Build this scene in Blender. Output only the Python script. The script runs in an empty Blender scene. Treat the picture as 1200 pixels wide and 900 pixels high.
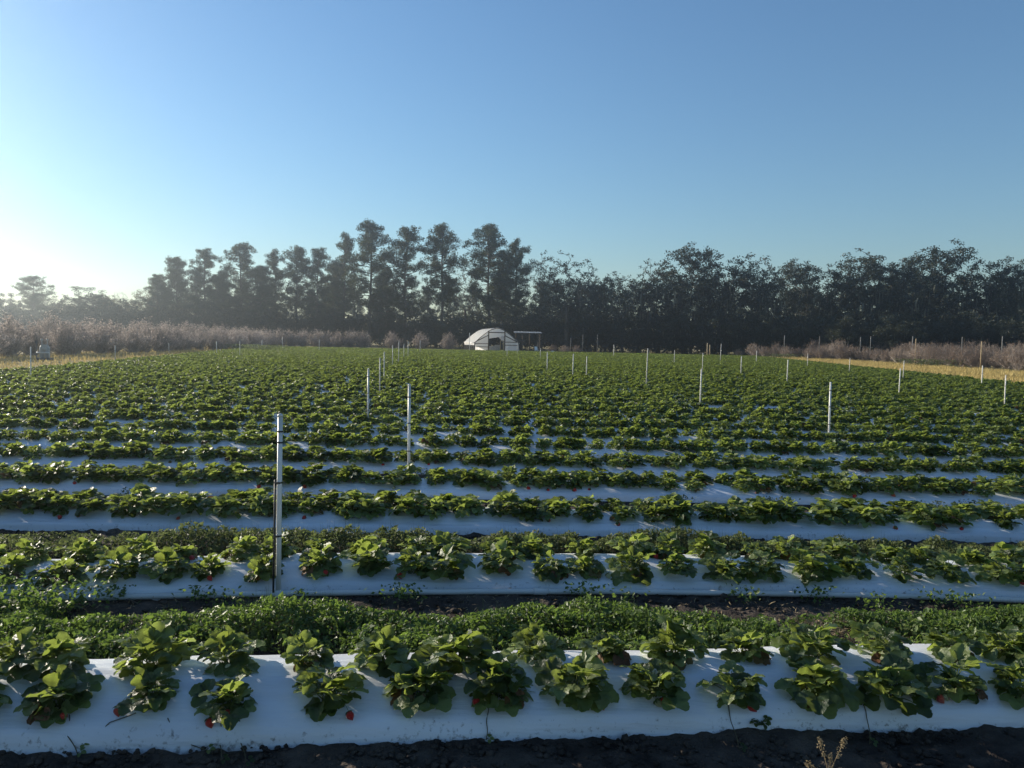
import bpy, math, random
import numpy as np
from mathutils import Matrix, Vector, noise

SC = bpy.context.scene
COL = SC.collection
R = math.radians
random.seed(7)
rng = np.random.default_rng(7)

# ------------------------------------------------------------------ camera
CAM_H, PITCH, ROLL, FPX = 1.70, R(3.18), 0.020, 900.0
cam_d = bpy.data.cameras.new('camera')
cam_d.sensor_width, cam_d.lens = 36.0, 27.0
cam_d.clip_start, cam_d.clip_end = 0.05, 4000
cam = bpy.data.objects.new('camera', cam_d)
COL.objects.link(cam)
CM = Matrix.Rotation(math.pi / 2 - PITCH, 3, 'X') @ Matrix.Rotation(ROLL, 3, 'Z')
cam.matrix_world = Matrix.Translation((0, 0, CAM_H)) @ CM.to_4x4()
SC.camera = cam

# ------------------------------------------------------------------ sky, sun, exposure
SUN_AZ, SUN_EL = R(-57), R(18)            # azimuth from +Y, negative = left
w = bpy.data.worlds.new('World')
SC.world = w
w.use_nodes = True
nt = w.node_tree
bg = nt.nodes['Background']
sky = nt.nodes.new('ShaderNodeTexSky')
sky.sky_type = 'NISHITA'
sky.sun_disc = False
sky.sun_elevation = SUN_EL
sky.sun_rotation = SUN_AZ
sky.altitude = 0
sky.air_density = 1.35
sky.dust_density = 0.06
sky.ozone_density = 5.6
nt.links.new(sky.outputs[0], bg.inputs[0])
bg.inputs[1].default_value = 0.081

sun_d = bpy.data.lights.new('sun', 'SUN')
sun_d.energy = 5.0
sun_d.angle = R(0.55)
sun_d.color = (1.0, 0.90, 0.74)
sun = bpy.data.objects.new('sun', sun_d)
COL.objects.link(sun)
SV = Vector((math.sin(SUN_AZ) * math.cos(SUN_EL), math.cos(SUN_AZ) * math.cos(SUN_EL), math.sin(SUN_EL)))
sun.rotation_euler = (-SV).to_track_quat('-Z', 'Y').to_euler()
sun.location = (-30, 30, 40)

SC.view_settings.view_transform = 'Standard'
SC.view_settings.look = 'None'
SC.view_settings.gamma = 1
SC.view_settings.use_curve_mapping = False
SC.view_settings.exposure = 0.82

# ------------------------------------------------------------------ helpers
def ray(px, py):
    return CM @ Vector(((px - 600) / FPX, -(py - 450) / FPX, -1))

def unproj(px, py, z=0.0):
    d = ray(px, py)
    t = (z - CAM_H) / d.z
    return Vector((d.x * t, d.y * t, z))

def at_depth(px, y):
    """ground point at depth y that shows at pixel column px (near the horizon)"""
    d = ray(px, 400 + 0.02 * (px - 600))
    return Vector((d.x * y / d.y, y, 0))

def project(p):
    l = CM.transposed() @ (Vector(p) - Vector((0, 0, CAM_H)))
    if l.z > -0.05:
        return None
    return (600 + FPX * l.x / -l.z, 450 - FPX * l.y / -l.z)

def height_at(px, py, y):
    """height above ground of pixel (px,py) at depth y"""
    d = ray(px, py)
    return CAM_H + d.z * y / d.y

ONES = ['', 'first', 'second', 'third', 'fourth', 'fifth', 'sixth', 'seventh', 'eighth', 'ninth', 'tenth', 'eleventh',
        'twelfth', 'thirteenth', 'fourteenth', 'fifteenth', 'sixteenth', 'seventeenth', 'eighteenth', 'nineteenth']
CARD = ['', 'one', 'two', 'three', 'four', 'five', 'six', 'seven', 'eight', 'nine']
TENS = ['', '', 'twenty', 'thirty', 'forty', 'fifty', 'sixty', 'seventy', 'eighty', 'ninety']
def nth(n):
    if n < 20:
        return ONES[n]
    if n % 10 == 0:
        return TENS[n // 10][:-1] + 'ieth'
    return TENS[n // 10] + '-' + ONES[n % 10]

class MB:
    """collects vertices and faces for one mesh"""
    def __init__(s):
        s.V, s.F, s.M, s.n = [], [], [], 0
    def add(s, V, F, m=0):
        V = np.asarray(V, dtype=np.float64).reshape(-1, 3)
        F = np.asarray(F, dtype=np.int64)
        s.V.append(V)
        s.F.append(F + s.n)
        s.M.append(np.full(len(F), m, dtype=np.int32))
        s.n += len(V)
    def mesh(s, name, mats, smooth=False):
        me = bpy.data.meshes.new(name)
        V = np.concatenate(s.V)
        tot = np.concatenate([np.full(len(f), f.shape[1], dtype=np.int32) for f in s.F])
        idx = np.concatenate([f.ravel() for f in s.F]).astype(np.int32)
        me.vertices.add(len(V))
        me.vertices.foreach_set('co', V.ravel().astype(np.float32))
        me.loops.add(len(idx))
        me.loops.foreach_set('vertex_index', idx)
        me.polygons.add(len(tot))
        me.polygons.foreach_set('loop_start', np.concatenate([[0], np.cumsum(tot)[:-1]]).astype(np.int32))
        me.polygons.foreach_set('material_index', np.concatenate(s.M))
        me.polygons.foreach_set('use_smooth', np.full(len(tot), smooth, dtype=bool))
        me.update(calc_edges=True)
        me.validate()
        for m in (mats if isinstance(mats, (list, tuple)) else [mats]):
            me.materials.append(m)
        return me
    def obj(s, name, mats, parent=None, smooth=False, loc=None):
        return link(name, s.mesh(name, mats, smooth), parent, loc)
    # shapes
    def tube(s, P, rad, sides=6, m=0, caps=True):
        P = np.asarray(P, float)
        n = len(P)
        rad = np.broadcast_to(np.asarray(rad, float), (n,))
        T = np.gradient(P, axis=0)
        T /= np.linalg.norm(T, axis=1)[:, None] + 1e-12
        ref = np.where(np.abs(T[:, 2:3]) > 0.9, np.array([[1., 0, 0]]), np.array([[0, 0, 1.]]))
        if np.abs(T[:, 2]).max() > 0.9:
            ref = np.tile(np.array([[1., 0.03, 0]]), (n, 1))
            if np.abs(T @ np.array([1., .03, 0])).max() > 0.95:
                ref = np.tile(np.array([[0.1, 1., 0]]), (n, 1))
        A = np.cross(T, ref); A /= np.linalg.norm(A, axis=1)[:, None] + 1e-12
        B = np.cross(T, A)
        a = np.arange(sides) * 2 * np.pi / sides
        V = P[:, None, :] + rad[:, None, None] * (np.cos(a)[None, :, None] * A[:, None, :] + np.sin(a)[None, :, None] * B[:, None, :])
        i = np.arange(n - 1)[:, None] * sides
        j = np.arange(sides)[None, :]
        k = (j + 1) % sides
        F = np.stack([i + j, i + k, i + sides + k, i + sides + j], -1).reshape(-1, 4)
        s.add(V.reshape(-1, 3), F[:, ::-1], m)
        if caps:
            b = s.n - n * sides
            s.F.append(np.array([[b + q for q in range(sides)]])); s.M.append(np.array([m], dtype=np.int32))
            s.F.append(np.array([[b + (n - 1) * sides + q for q in range(sides)][::-1]])); s.M.append(np.array([m], dtype=np.int32))
    def box(s, c, d, m=0, rotz=0.0, rotx=0.0):
        x, y, z = [q / 2 for q in d]
        V = np.array([[-x, -y, -z], [x, -y, -z], [x, y, -z], [-x, y, -z], [-x, -y, z], [x, -y, z], [x, y, z], [-x, y, z]])
        M = np.array(Matrix.Rotation(rotz, 3, 'Z') @ Matrix.Rotation(rotx, 3, 'X'))
        s.add(V @ M.T + np.asarray(c, float), [[0, 3, 2, 1], [4, 5, 6, 7], [0, 1, 5, 4], [1, 2, 6, 5], [2, 3, 7, 6], [3, 0, 4, 7]], m)
    def beam(s, a, b, wdt, m=0):
        s.tube([a, b], wdt * 0.707, 4, m)
    def leaves(s, C, size, aspect=0.6, up=0.3, m=0, rg=None):
        """one small folded quad per centre C (n,3); size scalar or (n,)"""
        rg = rg or rng
        C = np.asarray(C, float)
        n = len(C)
        N = rg.normal(size=(n, 3)); N[:, 2] = np.abs(N[:, 2]) * (1 + up) + up * .5
        N /= np.linalg.norm(N, axis=1)[:, None]
        D = rg.normal(size=(n, 3)); D -= (D * N).sum(1)[:, None] * N
        D /= np.linalg.norm(D, axis=1)[:, None] + 1e-9
        E = np.cross(N, D)
        L = (np.broadcast_to(size, (n,)) * rg.uniform(.7, 1.3, n))[:, None]
        W = L * aspect * .5
        V = np.stack([C - D * L * .5, C + E * W + N * L * .08, C + D * L * .5, C - E * W + N * L * .08], 1).reshape(-1, 3)
        F = np.arange(4 * n).reshape(n, 4)
        s.add(V, F, m)

def link(name, me, parent=None, loc=None):
    o = bpy.data.objects.new(name, me)
    COL.objects.link(o)
    if parent is not None:
        o.parent = parent
    if loc is not None:
        o.location = loc
    return o

def tag(o, label=None, cat=None, group=None, kind=None):
    if label: o['label'] = label
    if cat: o['category'] = cat
    if group: o['group'] = group
    if kind: o['kind'] = kind
    return o

def empty(name, loc=(0, 0, 0), rz=0.0):
    o = bpy.data.objects.new(name, None)
    o.empty_display_size = .1
    COL.objects.link(o)
    o.location = loc
    o.rotation_euler = (0, 0, rz)
    return o

# ------------------------------------------------------------------ materials
def material(name, cols, rough=.6, scale=3.0, spec=.4, bump=0.0, bscale=40.0, transl=None, tfac=.35,
             rnd=0.0, stretch=(1, 1, 1), coat=0.0, wide=None):
    """cols: list of colours mixed by noise; rnd: amount of per-object tint; transl: translucent colour"""
    m = bpy.data.materials.new(name)
    m.use_nodes = True
    t = m.node_tree
    N, L = t.nodes, t.links
    b = N['Principled BSDF']
    b.inputs['Roughness'].default_value = rough
    b.inputs['Specular IOR Level'].default_value = spec
    if coat: b.inputs['Coat Weight'].default_value = coat
    tc = N.new('ShaderNodeTexCoord')
    mp = N.new('ShaderNodeMapping')
    mp.inputs['Scale'].default_value = stretch
    L.new(tc.outputs['Object'], mp.inputs[0])
    nz = N.new('ShaderNodeTexNoise')
    nz.inputs['Scale'].default_value = scale
    nz.inputs['Detail'].default_value = 5
    L.new(mp.outputs[0], nz.inputs['Vector'])
    fac = nz.outputs[0]
    if rnd:
        oi = N.new('ShaderNodeObjectInfo')
        ad = N.new('ShaderNodeMath'); ad.operation = 'MULTIPLY_ADD'
        L.new(oi.outputs['Random'], ad.inputs[0])
        ad.inputs[1].default_value = rnd
        ad.inputs[2].default_value = -rnd / 2
        a2 = N.new('ShaderNodeMath'); a2.operation = 'ADD'
        L.new(fac, a2.inputs[0]); L.new(ad.outputs[0], a2.inputs[1])
        fac = a2.outputs[0]
    cr = N.new('ShaderNodeValToRGB')
    e = cr.color_ramp.elements
    while len(e) < len(cols): e.new(.5)
    for i, c in enumerate(cols):
        e[i].position = .28 + .44 * i / max(1, len(cols) - 1)
        e[i].color = (*c, 1)
    L.new(fac, cr.inputs[0])
    col = cr.outputs[0]
    if wide:                                   # a second, broad mottling: (scale, colour, amount)
        n2 = N.new('ShaderNodeTexNoise'); n2.inputs['Scale'].default_value = wide[0]; n2.inputs['Detail'].default_value = 3
        L.new(mp.outputs[0], n2.inputs['Vector'])
        r2 = N.new('ShaderNodeMapRange'); r2.inputs[1].default_value = .45; r2.inputs[2].default_value = .68
        r2.inputs[3].default_value = 0; r2.inputs[4].default_value = wide[2]
        L.new(n2.outputs[0], r2.inputs[0])
        mx = N.new('ShaderNodeMix'); mx.data_type = 'RGBA'
        L.new(r2.outputs[0], mx.inputs[0]); L.new(col, mx.inputs[6]); mx.inputs[7].default_value = (*wide[1], 1)
        col = mx.outputs[2]
    L.new(col, b.inputs['Base Color'])
    if bump:
        bn = N.new('ShaderNodeTexNoise'); bn.inputs['Scale'].default_value = bscale; bn.inputs['Detail'].default_value = 6
        L.new(mp.outputs[0], bn.inputs['Vector'])
        bp = N.new('ShaderNodeBump'); bp.inputs['Strength'].default_value = bump; bp.inputs['Distance'].default_value = .02
        L.new(bn.outputs[0], bp.inputs['Height'])
        L.new(bp.outputs[0], b.inputs['Normal'])
    if transl:
        tr = N.new('ShaderNodeBsdfTranslucent')
        mm = N.new('ShaderNodeMix'); mm.data_type = 'RGBA'; mm.blend_type = 'MIX'
        mm.inputs[0].default_value = .65
        L.new(col, mm.inputs[6]); mm.inputs[7].default_value = (*transl, 1)
        L.new(mm.outputs[2], tr.inputs['Color'])
        mx = N.new('ShaderNodeMixShader'); mx.inputs[0].default_value = tfac
        L.new(b.outputs[0], mx.inputs[1]); L.new(tr.outputs[0], mx.inputs[2])
        L.new(mx.outputs[0], N['Material Output'].inputs['Surface'])
    return m

M = {}
M['soil'] = material('dark_field_soil', [(.020, .016, .014), (.042, .033, .028), (.075, .06, .05)], .95, 9, .15, .9, 55, wide=(1.3, (.12, .098, .078), .6))
M['grass_ground'] = material('dry_grass_ground', [(.09, .085, .03), (.24, .18, .07), (.38, .28, .11)], .95, .35, .1, .5, 6, wide=(.08, (.10, .10, .04), .7))
M['plastic'] = material('white_plastic_mulch', [(.56, .58, .62), (.64, .66, .70), (.72, .74, .77)], .36, 1.6, .5, .45, 11, stretch=(.35, 2.4, 2.4), wide=(2.2, (.46, .45, .45), .45))
M['leaf'] = material('strawberry_leaf', [(.018, .037, .012), (.054, .090, .030), (.135, .170, .062)], .42, 14, .45, .3, 120, transl=(.40, .50, .08), tfac=.44, rnd=1.1)
M['leaf_old'] = material('withered_leaf', [(.10, .045, .022), (.16, .085, .04), (.12, .10, .04)], .7, 18, .3, .2, 90, transl=(.28, .14, .05), tfac=.22, rnd=.7)
M['stem'] = material('strawberry_stem', [(.07, .11, .03), (.12, .15, .05)], .6, 20, .4, transl=(.2, .26, .06), tfac=.2)
M['runner'] = material('runner_stem', [(.05, .045, .025), (.10, .085, .045)], .7, 20, .3)
M['berry'] = material('ripe_berry_skin', [(.40, .012, .010), (.55, .022, .016), (.60, .05, .03)], .3, 40, .5, .8, 260, rnd=.3)
M['berry_half'] = material('half_ripe_berry_skin', [(.55, .40, .22), (.52, .12, .06), (.46, .03, .02)], .32, 28, .5, .8, 260, rnd=.3)
M['berry_pale'] = material('unripe_berry_skin', [(.35, .36, .16), (.50, .46, .26)], .4, 40, .5, .8, 260, rnd=.3)
M['weed'] = material('weed_leaf', [(.034, .064, .016), (.080, .125, .034), (.150, .185, .06)], .5, 6, .4, 0, transl=(.22, .34, .05), tfac=.40)
M['weed_dull'] = material('dull_weed_leaf', [(.04, .06, .022), (.075, .095, .036), (.12, .125, .06)], .6, 5, .3, 0, transl=(.22, .27, .09), tfac=.35)
M['straw'] = material('dry_straw', [(.22, .17, .10), (.36, .29, .18)], .9, 12, .1, transl=(.45, .36, .2), tfac=.25)
M['verge'] = material('golden_verge_grass', [(.30, .225, .09), (.43, .33, .135), (.54, .43, .19)], .9, .5, .1, transl=(.58, .45, .17), tfac=.3)
M['pvc'] = material('white_pvc', [(.54, .54, .52), (.66, .66, .64)], .4, 6, .5, .05, 30, wide=(3, (.45, .42, .36), .4))
M['pvc_old'] = material('weathered_post', [(.50, .48, .42), (.64, .62, .56)], .6, 4, .4, .1, 30, rnd=.6)
M['wood_post'] = material('weathered_wood_post', [(.30, .22, .13), (.46, .36, .22)], .85, 5, .2, .4, 30, rnd=.4)
M['grey_post'] = material('grey_fence_post', [(.16, .15, .14), (.26, .25, .23)], .85, 5, .2, .3, 30, rnd=.4)
M['black'] = material('black_rubber', [(.012, .012, .013), (.03, .03, .032)], .45, 10, .4)
M['bark'] = material('tree_bark', [(.05, .042, .036), (.115, .097, .08)], .95, 3, .1, .8, 14, rnd=.4)
M['bark_pale'] = material('pale_bark', [(.12, .105, .085), (.22, .20, .17)], .95, 3, .1, .6, 14, rnd=.4)
M['needle'] = material('pine_needles', [(.018, .030, .014), (.035, .050, .020), (.055, .068, .030)], .6, .8, .3, transl=(.10, .12, .04), tfac=.22, rnd=.5)
M['oak'] = material('oak_leaves', [(.010, .016, .010), (.020, .028, .015), (.038, .044, .024)], .55, .8, .35, transl=(.09, .10, .035), tfac=.20, rnd=.5)
M['sparse'] = material('sparse_winter_leaves', [(.07, .065, .035), (.12, .105, .06), (.16, .12, .07)], .7, .9, .2, transl=(.2, .17, .08), tfac=.3, rnd=.5)
M['moss'] = material('hanging_moss_strands', [(.11, .115, .09), (.19, .19, .15)], .9, 2, .1, transl=(.24, .24, .18), tfac=.3)
M['bush'] = material('bush_buds', [(.25, .21, .195), (.36, .305, .28), (.48, .41, .37)], .8, 2.5, .2, transl=(.58, .49, .42), tfac=.45, rnd=.5)
M['bush_stem'] = material('bush_stems', [(.19, .155, .135), (.33, .28, .24)], .8, 4, .2, rnd=.3)
M['bush_brown'] = material('brown_bush_buds', [(.11, .082, .062), (.19, .142, .106), (.28, .215, .16)], .8, 2.5, .2, transl=(.36, .23, .15), tfac=.35, rnd=.5)
M['film'] = material('greenhouse_film', [(.78, .79, .80), (.86, .87, .88)], .35, 1.2, .4, .25, 5, transl=(.96, .94, .90), tfac=.5)
M['frame_wood'] = material('greenhouse_timber', [(.085, .065, .05), (.15, .12, .09)], .85, 4, .2, .3, 20)
M['tan_wood'] = material('tan_timber', [(.30, .23, .14), (.42, .33, .21)], .85, 4, .2, .3, 20)
M['tin'] = material('grey_tin_roof', [(.18, .19, .20), (.28, .29, .30)], .45, 3, .5, .2, 12)
M['equip'] = material('pale_painted_metal', [(.26, .27, .26), (.40, .41, .40)], .5, 4, .5, .1, 20)
M['equip_dark'] = material('dark_metal', [(.05, .055, .06), (.10, .105, .11)], .5, 4, .5, .1, 20)
M['white_plastic'] = material('white_moulded_plastic', [(.70, .70, .69), (.80, .80, .79)], .35, 4, .5, .05, 20)

t = M['plastic'].node_tree
N, L = t.nodes, t.links
b = N['Principled BSDF']
src = b.inputs['Base Color'].links[0].from_socket
tc = N.new('ShaderNodeTexCoord')
sx = N.new('ShaderNodeSeparateXYZ'); L.new(tc.outputs['Object'], sx.inputs[0])
n1 = N.new('ShaderNodeTexNoise'); n1.inputs['Scale'].default_value = 34; n1.inputs['Detail'].default_value = 6; n1.inputs['Roughness'].default_value = .7
n2 = N.new('ShaderNodeTexNoise'); n2.inputs['Scale'].default_value = 2.1; n2.inputs['Detail'].default_value = 3
L.new(tc.outputs['Object'], n1.inputs['Vector']); L.new(tc.outputs['Object'], n2.inputs['Vector'])
zr = N.new('ShaderNodeMapRange'); zr.inputs[1].default_value = -.02; zr.inputs[2].default_value = .12; zr.inputs[3].default_value = .20; zr.inputs[4].default_value = .0
L.new(sx.outputs[2], zr.inputs[0])
a1 = N.new('ShaderNodeMath'); a1.operation = 'ADD'; L.new(n1.outputs[0], a1.inputs[0]); L.new(zr.outputs[0], a1.inputs[1])
m2 = N.new('ShaderNodeMath'); m2.operation = 'MULTIPLY_ADD'; L.new(n2.outputs[0], m2.inputs[0]); m2.inputs[1].default_value = .30; L.new(a1.outputs[0], m2.inputs[2])
th = N.new('ShaderNodeMapRange'); th.inputs[1].default_value = .84; th.inputs[2].default_value = .97; th.inputs[4].default_value = .75
L.new(m2.outputs[0], th.inputs[0])
mx = N.new('ShaderNodeMix'); mx.data_type = 'RGBA'
L.new(th.outputs[0], mx.inputs[0]); L.new(src, mx.inputs[6]); mx.inputs[7].default_value = (.10, .085, .07, 1)
L.new(mx.outputs[2], b.inputs['Base Color'])

# ------------------------------------------------------------------ field layout
XL = lambda y: -14.5 - .207 * y
XR = lambda y: 19.5 + .165 * y
FAR = 119.0
PROF = np.array([(-.03, -.09), (0, -.01), (.010, .040), (.028, .084), (.085, .114), (.17, .150), (.26, .184), (.38, .20), (.50, .184),
                 (.60, .148), (.67, .11), (.715, .078), (.745, .035), (.76, -.01), (.79, -.09)])
def quad_fit(pts):
    P = [unproj(*p) for p in pts]
    return np.polyfit([p.x for p in P], [p.y for p in P], 2 if len(P) > 2 else 1)
ROWC = [quad_fit([(0, 884), (300, 876), (600, 866), (900, 861), (1200, 857)]),
        quad_fit([(150, 702), (600, 695), (1100, 703)]),
        quad_fit([(0, 622), (300, 624), (600, 627), (900, 632), (1200, 637)])]
for i in (0, 1, 2):                       # keep the bend gentle outside the frame
    c = ROWC[i]
    ROWC[i] = np.array([c[0] * (.9 if i else .6), c[1], c[2]])
while True:
    y0 = ROWC[2][2] + 1.5 * (len(ROWC) - 2)
    if y0 > FAR - 1: break
    f = max(0.0, 1 - (len(ROWC) - 2) / 6)
    ROWC.append(np.array([ROWC[2][0] * f, .022 * (1 - f) + ROWC[2][1] * f, y0]))
def toe(k, x):
    c = ROWC[k]
    lim = 8.0                                  # beyond this the bend goes on as a straight line
    xc = np.clip(x, -lim, lim)
    return c[0] * xc ** 2 + c[1] * xc + c[2] + (2 * c[0] * xc + c[1]) * (x - xc)
BEDH = lambda k: .95 if k == 0 else .70
def bed_z(u, k=0):
    return float(np.interp(u, PROF[:, 0], PROF[:, 1])) * BEDH(k)
print('ROWS', len(ROWC), [round(float(c[2]), 2) for c in ROWC[:6]], [c.round(4).tolist() for c in ROWC[:3]])

def fbm(X, Y, s, seed=0.0):
    X, Y = np.broadcast_arrays(np.asarray(X, float), np.asarray(Y, float))
    return np.array([noise.fractal(Vector((a * s + seed, b * s, seed)), 1.0, 2.0, 3) for a, b in zip(X.ravel(), Y.ravel())]).reshape(X.shape)

# ------------------------------------------------------------------ setting: ground, field soil
mb = MB()
gx = np.array([-420, -200, -100, -60, -40, -20, 0, 20, 40, 60, 100, 200, 420.])
gy = np.array([-200, -60, -20, 0, 20, 40, 60, 80, 100, 120, 140, 160, 200, 300, 420.])
def grid_faces(nx, ny):
    i = np.arange(nx - 1)[None, :]; j = np.arange(ny - 1)[:, None] * nx
    a = (i + j).ravel()
    return np.stack([a, a + 1, a + nx + 1, a + nx], -1)
X, Y = np.meshgrid(gx, gy)
mb.add(np.stack([X, Y, np.full_like(X, -.09)], -1), grid_faces(len(gx), len(gy)))
tag(mb.obj('ground', M['grass_ground']), kind='structure')

mb = MB()
xs = np.concatenate([np.linspace(-1, -.02, 26), np.arange(-5.5, 5.5, .03) / 100 + 0, np.linspace(.02, 1, 26)])
dense = np.arange(-5.5, 5.5, .03)
ys = np.concatenate([[-14, -8, -4, -1, .5, 1.4], np.arange(2.0, 6.9, .028), np.arange(6.9, 12, .15), np.linspace(12, FAR + 1, 90)])
rows = []
tabx = np.concatenate([np.linspace(0, 1, 26), dense, np.linspace(0, 1, 26)])
Xg = np.empty((len(ys), len(tabx))); Yg = np.empty_like(Xg)
for j, y in enumerate(ys):
    xl, xr = XL(max(y, 0)), XR(max(y, 0))
    Xg[j] = np.concatenate([xl + (dense[0] - .1 - xl) * np.linspace(0, 1, 26), dense, dense[-1] + .1 + (xr - dense[-1] - .1) * np.linspace(0, 1, 26)])
    Yg[j] = y
Zg = np.zeros_like(Xg)
sel = (np.abs(Xg) < 5.6) & (Yg > 1.9) & (Yg < 7)
xx, yy = Xg[sel], Yg[sel]
n1 = fbm(xx, yy, 9.0, 3.1); n2 = fbm(xx, yy, 26.0, 8.4); n3 = fbm(xx, yy, 2.0, 1.2)
z = .016 * n1 + .012 * n2 + .018 * n3
# tyre lugs pressed in the nearest alley
tr = np.clip((3.02 + .06 * xx - yy) / .12, 0, 1)
lug = np.sin((xx * 1.0 + np.abs(yy - 2.78) * .9) * 2 * np.pi / .17)
z += tr * np.clip(lug, -.3, .6) * .04
Zg[sel] = z
mb.add(np.stack([Xg, Yg, Zg], -1), grid_faces(len(tabx), len(ys)))
tag(mb.obj('field_soil', M['soil'], smooth=True), kind='structure')

# clods of earth on the near soil
mb = MB()
ico_v = np.array([[0, 0, 1], [.89, 0, .45], [.28, .85, .45], [-.72, .53, .45], [-.72, -.53, .45], [.28, -.85, .45],
                  [.72, .53, -.45], [-.28, .85, -.45], [-.89, 0, -.45], [-.28, -.85, -.45], [.72, -.53, -.45], [0, 0, -1]])
ico_f = np.array([[0, 1, 2], [0, 2, 3], [0, 3, 4], [0, 4, 5], [0, 5, 1], [1, 6, 2], [2, 7, 3], [3, 8, 4], [4, 9, 5], [5, 10, 1],
                  [6, 7, 2], [7, 8, 3], [8, 9, 4], [9, 10, 5], [10, 6, 1], [11, 7, 6], [11, 8, 7], [11, 9, 8], [11, 10, 9], [11, 6, 10]])
def clod(x, y, r):
    mb.add(ico_v * rng.uniform(.6, 1.25, (12, 1)) * np.array([r, r, r * .7]) + [x, y, r * .25], ico_f)
for _ in range(2600):
    x = rng.uniform(-3.2, 3.2); t = toe(0, x)
    clod(x, t - abs(rng.normal(0, .30)) - .01, min(.028, .006 + abs(rng.normal(0, .007))))
for k in (1, 2, 3):
    for _ in range(900):
        x = rng.uniform(-5.5, 5.5)
        clod(x, toe(k, x) - abs(rng.normal(0, .25)) - .04, .006 + abs(rng.normal(0, .009)))
tag(mb.obj('soil_clods', M['soil'], smooth=True), 'crumbly dark clods of soil strewn along the alleys', 'soil', kind='stuff')

# ------------------------------------------------------------------ plastic mulch beds
def build_bed(k):
    y0 = ROWC[k][2]
    lx, rx = XL(y0) + .8, XR(y0) - .8
    if k == 0: step_in, half = .035, 4.2
    elif k < 3: step_in, half = .05, 6.0
    elif k < 7: step_in, half = .12, 10
    else: step_in, half = .8, 60
    inner = np.arange(-half, half, step_in)
    inner = inner[(inner > lx) & (inner < rx)]
    out = 1.0
    xs = np.concatenate([np.arange(lx, inner[0] - .01, out), inner, np.arange(inner[-1] + out, rx, out), [rx]])
    prof = PROF if k < 7 else PROF[[0, 1, 3, 5, 7, 9, 11, 13, 14]]
    if k < 3:
        u = np.interp(np.linspace(0, len(prof) - 1, 36), np.arange(len(prof)), prof[:, 0])
        zz = np.interp(np.linspace(0, len(prof) - 1, 36), np.arange(len(prof)), prof[:, 1])
        prof = np.stack([u, zz], 1)
    nx, nu = len(xs), len(prof)
    wob = np.array([noise.noise(Vector((x * .45, k * 7.7, 0))) for x in xs]) * .05 + np.array([noise.noise(Vector((x * 1.7, k * 3.3, 5))) for x in xs]) * .012
    wid = 1 + np.array([noise.noise(Vector((x * .6, k * 5.1, 9))) for x in xs]) * .05
    hgt = 1 + np.array([noise.noise(Vector((x * .8, k * 2.9, 4))) for x in xs]) * .10
    base = toe(k, xs)
    V = np.zeros((nx, nu, 3))
    V[:, :, 0] = xs[:, None]
    V[:, :, 1] = base[:, None] + wob[:, None] * .5 + prof[None, :, 0] * wid[:, None]
    V[:, :, 2] = prof[None, :, 1] * hgt[:, None] * BEDH(k)
    if k < 3:                                   # lengthwise wrinkles and small tucks in the stretched film
        for i, x in enumerate(xs):
            for j in range(2, nu - 2):
                uu = prof[j, 0]
                V[i, j, 2] += .009 * noise.noise(Vector((x * 1.1, uu * 34, k))) + .005 * noise.noise(Vector((x * 7, uu * 18, k + 3)))
    i = np.arange(nx - 1)[:, None] * nu; j = np.arange(nu - 1)[None, :]
    F = np.stack([i + j, i + nu + j, i + nu + j + 1, i + j + 1], -1).reshape(-1, 4)
    b = MB(); b.add(V.reshape(-1, 3), F)
    e0 = np.arange(nu)[None, :]
    b.F.append(e0[:, ::-1][:, :].copy()); b.M.append(np.zeros(1, np.int32))
    b.F.append((e0 + (nx - 1) * nu)); b.M.append(np.zeros(1, np.int32))
    o = b.obj('plastic_mulch_bed', M['plastic'], smooth=True)
    if k < 8:
        tag(o, ['raised bed under white plastic film nearest the camera, runners hanging over its front',
                'second white film-covered bed from the camera, with a pvc pipe along its foot'][k] if k < 2 else
            f'{nth(k + 1)} white film-covered bed from the camera, running across the field', 'plant bed', 'plastic-covered strawberry beds')
    else:
        tag(o, f'{nth(k + 1)} film-covered bed from the camera, mostly hidden under leaves', 'plant bed', 'plastic-covered strawberry beds')
for k in range(len(ROWC)): build_bed(k)

# ------------------------------------------------------------------ strawberry leaves and plants
def leaflet(mbd, O, f, n, L, W, rows, cols, rg, m=0, serr=0.0):
    s = np.cross(f, n)
    t = np.linspace(0, 1, rows + 1)
    c = np.linspace(-1, 1, cols)
    wd = W * .5 * np.sin(np.pi * np.clip(t ** .85 * .90 + .045, 0, 1)) ** .62
    fold = rg.uniform(.15, .55); droop = rg.uniform(.05, .35); cur = rg.uniform(-.15, .15)
    Tt, Cc = np.meshgrid(t, c, indexing='ij')
    Wd = wd[:, None] * np.ones_like(Cc)
    if serr:
        zig = 1 + serr * np.where(np.arange(rows + 1) % 2 == 0, -1, 1)
        Wd = Wd * np.where(np.abs(Cc) > .99, zig[:, None], 1)
    lx = Cc * Wd
    ly = Tt * L
    lz = fold * np.abs(lx) * 1.0 - droop * L * Tt ** 2 + cur * lx
    if cols > 3:
        lz = lz - .05 * L * np.sin(Tt * np.pi * 4) * np.abs(Cc)
    V = O + lx[..., None] * s + ly[..., None] * f + lz[..., None] * n
    nc = cols
    i = np.arange(rows)[:, None] * nc; j = np.arange(nc - 1)[None, :]
    F = np.stack([i + j, i + j + 1, i + nc + j + 1, i + nc + j], -1).reshape(-1, 4)
    mbd.add(V.reshape(-1, 3), F, m)

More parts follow.
